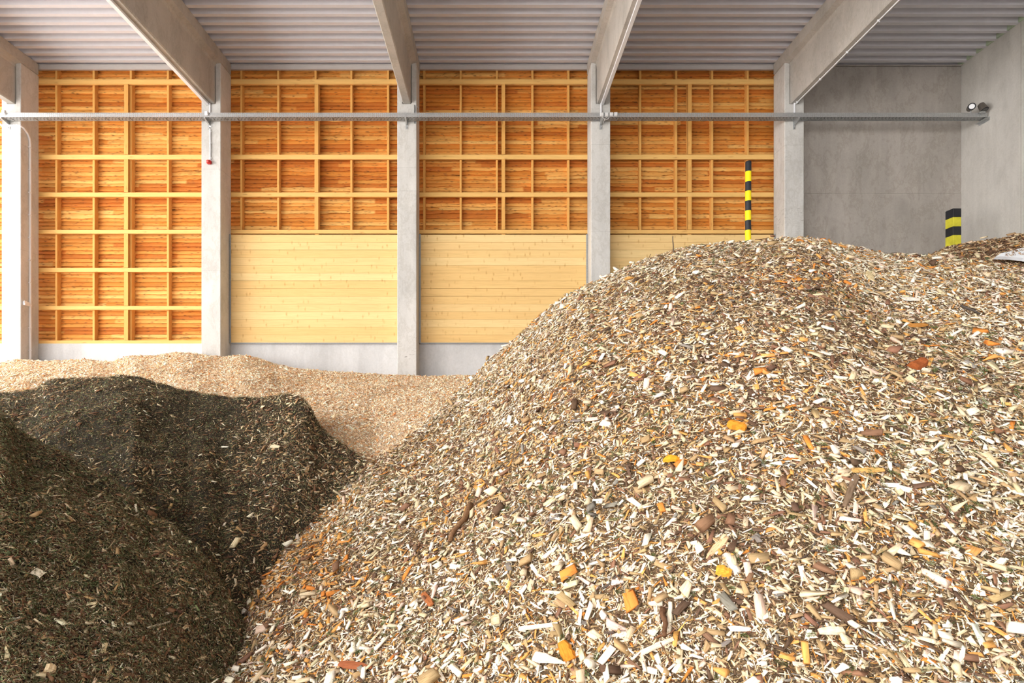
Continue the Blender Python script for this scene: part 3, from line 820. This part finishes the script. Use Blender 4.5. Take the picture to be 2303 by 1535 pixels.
wt = np.where(Tn.T < -.02, .25, 1)*np.where(Tn.spx < -60, .2, 1)*np.where(Tn.spx > 1150, .15, 1)
for n, lm, lo, hi, lift, tilt in ((int(54000*Q), .042, .02, .085, .9, .45), (int(56000*Q), .028, .012, .05, 1.3, .55)):
    p, nr, (i, j) = Tn.sample(n, wt)
    Lg = logn(n, lm, .35, lo, hi); W = Lg*np.clip(rng.lognormal(np.log(.27), .4, n), .1, .8)
    s.chips(p, nr, Lg, W, W*(.15+.35*rng.random(n)), palette(n, pal_T, .08), tilt, lift)
oT = s.build('wood_chip_heap', [M['chip'], M['bark'], M['base']])
tag(oT, 'low heap of fine even cream chips along the back wall', 'wood chip heap', kind='stuff')

# --- dark heaps of shredded bark and needles
pal_D = [(26, (112, 112, 80)), (24, (120, 103, 78)), (18, (80, 84, 55)), (14, (90, 66, 50)), (9, (138, 146, 102)), (9, (162, 136, 106))]
pal_Dc = [(24, (222, 200, 162)), (24, (176, 142, 102)), (30, (126, 92, 68)), (22, (98, 70, 54)), (6, (240, 226, 200))]
def dark(h, name, label, n_need, n_fine, n_chip, wt, chipmod, csz=1.0):
    s = Soup(); s.base(h, lin(56, 48, 35))
    p, nr, (i, j) = h.sample(n_need, wt)
    s.needles(p, nr, logn(n_need, .030, .35, .014, .07), logn(n_need, .0042, .3, .0022, .008), palette(n_need, pal_D, .2), .4, .036)
    p, nr, (i, j) = h.sample(n_fine, wt)
    Lg = logn(n_fine, .024, .4, .010, .06); W = Lg*rng.uniform(.15, .4, n_fine)
    s.chips(p, nr, Lg, W, W*.4, palette(n_fine, pal_D+[(14, (150, 116, 80)), (5, (210, 186, 140))], .15), .5, .8, mi=1)
    p, nr, (i, j) = h.sample(n_chip, wt*chipmod)
    Lg = logn(n_chip, .034*csz, .45, .012, .12); W = Lg*np.clip(rng.lognormal(np.log(.2), .4, n_chip), .07, .5)
    s.chips(p, nr, Lg, W, W*(.15+.3*rng.random(n_chip)), palette(n_chip, pal_Dc, .12), .35, 1.1)
    n = n_need//5; p, nr, (i, j) = h.sample(n, wt*np.clip(chipmod, .5, 2))     # pale fibres and splinters
    s.needles(p, nr, logn(n, .032, .45, .012, .10), logn(n, .0030, .3, .0016, .006), palette(n, [(3, (196, 178, 140)), (3, (158, 146, 110)), (2, (224, 212, 184)), (2, (140, 104, 76))], .15), .45, .03)
    n = n_chip//8; p, nr, (i, j) = h.sample(n, wt)
    s.sticks(p, nr, logn(n, .08, .5, .03, .25), logn(n, .0035, .4, .0015, .009), palette(n, [(4, (96, 66, 48)), (2, (120, 86, 62)), (1, (150, 130, 100))]), .25)
    o = s.build(name, [M['chip'], M['bark'], M['base']]); tag(o, label, 'shredded bark heap', kind='stuff'); return o
A = Heap(-900, 900,
    crest=[(-420, 890), (0, 884), (60, 880), (90, 873), (105, 856), (150, 850), (200, 849), (270, 844), (330, 853), (348, 862), (370, 866), (400, 876), (450, 886), (520, 894), (590, 896), (640, 886), (675, 890), (695, 912), (712, 948), (740, 978), (790, 1010), (830, 1040), (900, 1090)],
    yc=[(-420, 10.0), (300, 10.0), (600, 9.6), (700, 9.1), (760, 8.7), (830, 8.3), (900, 7.8)],
    bot=[(-420, 1300), (300, 1300), (420, 1560), (500, 1535), (620, 1300), (700, 1200), (830, 1075), (900, 1110)],
    yb=[(-420, 5.6), (300, 5.4), (420, 4.2), (500, 4.4), (620, 5.9), (700, 6.75), (830, 7.8), (900, 7.3)],
    bulge=[(-420, .1), (300, .1), (500, -.15), (620, 0), (900, .1)], amp=.085, seed=77, nu=440, nt=200, tmin=-.7, back=.6)
wA = np.where(A.spx < -50, .2, 1)*np.where((A.T < -.02) | (A.T > 1.15), .3, 1)*(1/np.maximum(A.Y, 3)**.7)
cmA = np.clip(.4+1.0*fnoise2(A.X*.9+4, A.Y*.9+3, 900, 3)+np.clip((A.spx-480)/260, 0, .9)+.5*np.exp(-((A.spx-330)/110)**2-((A.spy-1080)/60)**2), .08, 3)
oA = dark(A, 'shredded_bark_heap', 'dark green-brown heap of shredded bark and needles in front of the cream chips', int(90000*Q), int(34000*Q), int(22000*Q), wA, cmA, 1.15)
B = Heap(-1500, 560,
    crest=[(-420, 930), (-60, 920), (0, 926), (40, 965), (70, 985), (130, 1008), (200, 1058), (240, 1072), (290, 1112), (340, 1158), (380, 1180), (430, 1225), (480, 1290), (520, 1360), (560, 1440)],
    yc=[(-420, 5.6), (0, 5.6), (240, 5.6), (430, 5.4), (560, 5.0)],
    bot=[(-420, 1535), (400, 1535), (560, 1600)],
    yb=[(-420, 3.1), (0, 3.2), (240, 3.6), (400, 4.05), (560, 4.35)],
    bulge=[(-420, .3), (300, .25), (560, .1)], amp=.10, seed=99, nu=520, nt=180, back=.6)
wB = np.where(B.spx < -40, .15, 1)*np.where((B.T > 1.15) | (B.spy > 1700), .25, 1)*(1/np.maximum(B.Y, 2)**.8)
cmB = np.clip(.55+1.2*fnoise2(B.X*1.2+4, B.Y*1.2+3, 950, 3)+np.clip((B.spy-1250)/400, 0, .7), .1, 3)
oB = dark(B, 'shredded_bark_heap', 'dark brown heap of shredded bark and needles in the bottom left corner', int(80000*Q), int(34000*Q), int(22000*Q), wB, cmB, .9)
sprigs(B, 260, wB, 'conifer_sprigs', 'green conifer sprigs in the dark bottom left heap', (.03, .07), [(3, (66, 78, 44)), (1, (96, 104, 74))])

# --- brown heap at the far right with the white sheet
Dh = Heap(2060, 2960, crest=[(2060, 600), (2090, 574), (2126, 556), (2180, 545), (2240, 537), (2303, 526), (2400, 515), (2560, 505)],
    yc=[(2060, 11.8), (2560, 11.8)], bot=[(2060, 640), (2560, 640)], yb=[(2060, 9.6), (2560, 9.4)], bulge=.2, amp=.04, seed=141, nu=280, nt=90, tmin=-.3, back=.5, backlen=1.6)
s = Soup(); s.base(Dh, lin(96, 66, 44))
pal_B = [(26, (222, 200, 166)), (24, (190, 156, 116)), (22, (132, 98, 76)), (16, (104, 78, 62)), (5, (214, 156, 90)), (6, (100, 102, 74))]
for n, lm, lo, hi, lift, tilt in ((int(9000*Q), .065, .03, .15, .8, .3), (int(26000*Q), .034, .016, .07, .8, .45)):
    p, nr, (i, j) = Dh.sample(n, np.where(Dh.T > 1.3, .2, 1))
    Lg = logn(n, lm, .38, lo, hi); W = Lg*np.clip(rng.lognormal(np.log(.27), .4, n), .08, .8)
    s.chips(p, nr, Lg, W, W*.3, palette(n, pal_B, .1), tilt, lift)
oD = s.build('wood_chip_heap', [M['chip'], M['bark'], M['base']])
tag(oD, 'browner heap of wood chips behind the crest at the right edge', 'wood chip heap', kind='stuff')

# white sheet lying in that heap
Yw = 10.0
bm = bmesh.new()
out = [(2240, 576), (2252, 569), (2270, 565), (2290, 559), (2310, 555), (2350, 548), (2360, 592), (2303, 580), (2275, 577)]
fr = [P(a, b, Yw+(590-b)*.012) for a, b in out]
A_ = [bm.verts.new(q) for q in fr]; B_ = [bm.verts.new(q+Vector((0, .05, -.04))) for q in fr]
bm.faces.new(A_); bm.faces.new(B_[::-1])
for k in range(len(fr)): bm.faces.new((A_[k], B_[k], B_[(k+1) % len(fr)], A_[(k+1) % len(fr)]))
tag(obj('white_sheet', bm, M['snowboard']), 'white sheet lying half buried in chips at the right edge', 'sheet')

s = Soup(); n = 260; q = rng.random((n, 2)); px_ = 2262+q[:, 0]*95; py_ = 562+q[:, 1]*14-(px_-2262)*.09
Ys = Yw+(590-py_)*.012-.012; pts_ = np.stack([(px_-VX)*Ys/F, Ys, EYE+(VY-py_)*Ys/F], 1)
nv_ = np.tile(np.array([0, -.75, .66]), (n, 1)); Lg = logn(n, .022, .4, .01, .05)
s.chips(pts_, nv_, Lg, Lg*.3, Lg*.12, palette(n, pal_B), .2, .2)
tag(s.build('chip_crumbs', [M['chip'], M['bark'], M['base']]), 'small chip crumbs lying on the white sheet', 'wood chips', kind='stuff')

# ------------------------------------------------------------------ single pieces that stand out
def cm(me, col, seed):
    a = me.attributes.new('Col', 'FLOAT_COLOR', 'POINT'); n = len(me.vertices)
    r = np.random.default_rng(seed); c = np.ones((n, 4), np.float32); c[:, :3] = np.array(col)[None]*.78*(1+r.normal(size=(n, 1))*.06); a.data.foreach_set('color', c.ravel())
def piece(h, a, b, wpx, rgb, name, label, cat, th=.35, lift=.02, taper=(.8, 1, .9, .6), bow=0.0, grp=None):
    pa, na = h.near(*a, lift); pb, nb = h.near(*b, lift)
    nrm = (na+nb).normalized(); u = (pb-pa); Ln = u.length; u.normalize()
    v = nrm.cross(u).normalized(); w = u.cross(v)
    Wm = wpx*pa.y/F*1.05; T = Wm*th
    bm = bmesh.new(); secs = 7; rings = []; r = random.Random(int(a[0]*7+a[1]))
    for k in range(secs):
        t = k/(secs-1); wd = np.interp(t, [0, .3, .7, 1], taper)*Wm*.5*(1+r.uniform(-.12, .12)); tt = T*.5*(1+r.uniform(-.2, .2))*(1 if 0 < k < secs-1 else .6)
        c = pa+u*(t*Ln)+v*(r.uniform(-.05, .05)*Wm)+w*(T*.3+bow*Ln*math.sin(t*math.pi))
        rings.append([bm.verts.new(c+v*(sx*wd)+w*(sz*tt)) for sx, sz in ((-1, -.7), (-.75, .8), (-.1, 1.05), (.7, .9), (1, -.6), (0, -1))])
    for k in range(secs-1):
        for q in range(6): bm.faces.new((rings[k][q], rings[k][(q+1) % 6], rings[k+1][(q+1) % 6], rings[k+1][q]))
    bm.faces.new(rings[0][::-1]); bm.faces.new(rings[-1])
    gl = bm.verts.layers.float_vector.new('gr')
    for vv in bm.verts:
        d = vv.co-pa; vv[gl] = Vector((d.dot(u)*14, d.dot(v)*160, d.dot(w)*160))
    o = obj(name, bm, M['chip'] if rgb[0] > 150 else M['bark']); cm(o.data, lin(*rgb), int(a[0])); tag(o, label, cat, grp); return o
def branch(h, a, b, rpx, rgb, name, label, cat='branch', lift=.02, kink=.04, z=None):
    pa, na = h.near(*a, lift)
    if z is None: pb, nb = h.near(*b, lift)
    else: pb = P(b[0], b[1], pa.y+z)
    r = random.Random(int(a[0]*3+a[1])); u = pb-pa; Ln = u.length; s1 = na.cross(u).normalized(); R0 = rpx*pa.y/F*.5
    pts = [pa+u*(k/7)+s1*(Ln*kink*math.sin(k*1.3+a[0]))+na*r.uniform(-.1, .1)*R0 for k in range(8)]
    bm = bmesh.new(); tube(bm, pts, [R0*(1-.05*k)*(1+r.uniform(-.1, .1)) for k in range(8)], 10)
    gl = bm.verts.layers.float_vector.new('gr')
    for vv in bm.verts: vv[gl] = vv.co*70
    o = obj(name, bm, M['bark'], None, 0, True); cm(o.data, lin(*rgb), int(a[0])); tag(o, label, cat); return o
g1 = 'large loose wood pieces on the heaps'
branch(R, (1066, 1138), (1013, 1222), 13, (140, 104, 74), 'broken_branch', 'thick crooked brown branch lying on the left flank of the big heap', lift=.03)
piece(R, (1637, 960), (1677, 972), 21, (226, 150, 52), 'wood_chunk', 'thick orange wood chunk in the middle of the big heap', 'wood chunk', .8)
piece(R, (1494, 1042), (1531, 1040), 18, (240, 168, 48), 'wood_chunk', 'curved bright orange wood piece left of the middle of the big heap', 'wood chunk', .5, bow=.2, taper=(.4, 1, 1, .4))
piece(R, (1268, 1447), (1287, 1492), 30, (226, 142, 50), 'wood_chip', 'broad orange split chip near the bottom edge centre', 'wood chip', .3, taper=(.7, .9, 1, .95))
piece(R, (1170, 1418), (1256, 1407), 11, (248, 232, 208), 'wood_chip', 'long straight cream chip left above the broad orange split chip', 'wood chip', .4, taper=(.9, 1, 1, .8))
piece(R, (1444, 1472), (1516, 1441), 12, (246, 222, 196), 'wood_chip', 'long pinkish cream chip rising to the right near the bottom centre', 'wood chip', .4, taper=(1, .9, .9, .6))
branch(R, (1492, 1371), (1499, 1434), 14, (110, 78, 56), 'bark_stick', 'short upright brown bark stick beside a pale splinter near the bottom', 'stick')
piece(R, (1509, 1358), (1505, 1432), 11, (244, 226, 200), 'wood_splinter', 'pale upright splinter beside the short brown bark stick', 'wood splinter', .4)
piece(R, (1204, 1478), (1276, 1497), 23, (250, 228, 202), 'wood_chip', 'wedge-shaped cream chip tapering right beside the broad orange chip', 'wood chip', .25, taper=(1, 1, .5, .12))
piece(R, (1924, 1074), (1897, 1144), 14, (136, 112, 90), 'wood_splinter', 'grey-brown bark-covered splinter right of the heap middle', 'wood splinter', .4)
piece(R, (1892, 1063), (1984, 1061), 15, (240, 188, 112), 'wood_chip', 'long flat yellow-orange chip above the grey-brown splinter', 'wood chip', .25, taper=(.3, 1, 1, .6))
piece(R, (2048, 832), (2078, 816), 28, (164, 90, 48), 'bark_chunk', 'rust-brown bark chunk high on the right of the big heap', 'bark chunk', .4)
piece(R, (2042, 737), (2083, 735), 14, (200, 138, 70), 'bark_chunk', 'flat orange-brown slab above the rust-brown bark chunk', 'bark chunk', .4)
piece(R, (2166, 816), (2190, 832), 20, (168, 160, 150), 'wood_chip', 'grey weathered chip right of the rust-brown bark chunk', 'wood chip', .3)
piece(R, (1590, 1260), (1634, 1212), 19, (250, 206, 160), 'wood_chip', 'long salmon-tinted chip rising to the right in the lower middle', 'wood chip', .25, taper=(.2, .8, 1, .5))
piece(R, (1612, 1288), (1645, 1296), 24, (240, 176, 66), 'wood_chunk', 'knobbly yellow-orange chunk just below the salmon-tinted chip', 'wood chunk', .6)
piece(R, (766, 1496), (840, 1506), 20, (170, 100, 66), 'bark_chunk', 'reddish-brown bark slab at the bottom edge left of centre', 'bark chunk', .3, taper=(.6, 1, .9, .3))
piece(R, (955, 1340), (975, 1365), 17, (182, 110, 66), 'bark_chunk', 'small rusty bark flake above left of the cream chips, lower centre', 'bark chunk', .3)
piece(R, (2028, 676), (2064, 677), 14, (255, 246, 232), 'wood_chip', 'bright white chip high on the right of the big heap', 'wood chip', .3)
piece(R, (1951, 616), (1958, 634), 14, (240, 216, 166), 'wood_chip', 'pale rectangular chip standing just below the crest on the right', 'wood chip', .3, taper=(1, 1, 1, 1))
piece(R, (1936, 657), (1980, 666), 8, (232, 212, 180), 'wood_splinter', 'long grey-cream splinter below the pale rectangular chip', 'wood splinter', .3)
piece(R, (1838, 1425), (1896, 1422), 18, (246, 226, 196), 'wood_chip', 'large cream chip near the bottom edge right of centre', 'wood chip', .4, taper=(.7, 1, 1, .9))
branch(R, (2158, 690), (2203, 708), 6, (92, 84, 78), 'twig', 'dark grey twig lying high on the right of the big heap', 'twig')
branch(R, (1515, 573), (1513, 531), 3.4, (120, 100, 82), 'twig', 'thin grey twig standing upright on the left shoulder of the crest', 'twig', z=.02, kink=.01)
branch(R, (1358, 1330), (1395, 1297), 7, (90, 80, 72), 'twig', 'dark forked-looking twig above the cream chips near the bottom centre', 'twig')
piece(B, (74, 1286), (96, 1296), 18, (244, 226, 196), 'wood_chip', 'square pale chip standing out on the dark bottom left heap', 'wood chip', .2, taper=(1, 1, 1, 1))
piece(B, (328, 1415), (380, 1401), 5, (244, 232, 208), 'wood_splinter', 'thin white splinter on the dark heap, right of its middle', 'wood splinter', .5)
branch(A, (404, 1230), (403, 1203), 6, (140, 100, 74), 'twig', 'short reddish stick poking up in the dark hollow', 'twig', kink=.01)
branch(B, (334, 1256), (382, 1237), 6, (140, 98, 78), 'twig', 'reddish-brown stick lying across the dark hollow', 'twig', kink=.01)
piece(B, (98, 1505), (118, 1512), 24, (240, 212, 168), 'wood_chip', 'split tan chip at the bottom of the dark left heap', 'wood chip', .4)
piece(A, (498, 1007), (515, 1007), 4.5, (245, 236, 214), 'wood_chip', 'small pale straight chip on the dark middle heap', 'wood chip', .4)
piece(A, (612, 1005), (630, 1008), 10, (240, 222, 184), 'wood_chip', 'pale oval chip on the right part of the dark middle heap', 'wood chip', .3)

# ------------------------------------------------------------------ light and camera
WSUN, WBASE = 4.6, .66
sd = bpy.data.lights.new('Sun', 'SUN'); sd.energy = 26; sd.angle = .03; sd.color = (1, .97, .92)
so = bpy.data.objects.new('Sun', sd); C.objects.link(so)       # stands behind the hall, lights the open yard on the left
so.rotation_euler = Vector((-.10, -.72, -.69)).to_track_quat('-Z', 'Y').to_euler(); so.location = (-20, 30, 30)
w = bpy.data.worlds.new('World'); bpy.context.scene.world = w; w.use_nodes = True
nt = w.node_tree; bg = nt.nodes['Background']      # bright overcast sky, brightest towards the open left side
tc = nt.nodes.new('ShaderNodeTexCoord')
dp = nt.nodes.new('ShaderNodeVectorMath'); dp.operation = 'DOT_PRODUCT'; dp.inputs[1].default_value = Vector((-.86, -.42, .28)).normalized()
L(nt, tc.outputs['Generated'], dp.inputs[0])
r = ramp(nt, dp.outputs['Value'], [(0.0, (.50, .51, .53)), (.45, (.95, .97, 1.0)), (.95, (1.0, .99, .97))])
st = math_(nt, 'MULTIPLY_ADD', math_(nt, 'POWER', math_(nt, 'MAXIMUM', dp.outputs['Value'], 0), 2.0), WSUN, WBASE)
L(nt, r, bg.inputs[0]); L(nt, st, bg.inputs[1])

cam = bpy.data.cameras.new('Camera'); co = bpy.data.objects.new('Camera', cam); C.objects.link(co)
co.location = (0, 0, EYE); co.rotation_euler = (math.radians(90), 0, 0)
cam.sensor_width = 36; cam.sensor_fit = 'HORIZONTAL'; cam.lens = F/2303*36
cam.shift_x = (1151.5-VX)/2303; cam.shift_y = (VY-767.5)/2303
cam.clip_start = .05; cam.clip_end = 200
sc = bpy.context.scene; sc.camera = co
sc.view_settings.view_transform = 'Standard'; sc.view_settings.look = 'None'; sc.view_settings.gamma = 1
sc.view_settings.use_curve_mapping = False; sc.view_settings.exposure = .83
try:
    sc.cycles.max_bounces = 6; sc.cycles.diffuse_bounces = 5; sc.cycles.glossy_bounces = 2
except Exception: pass
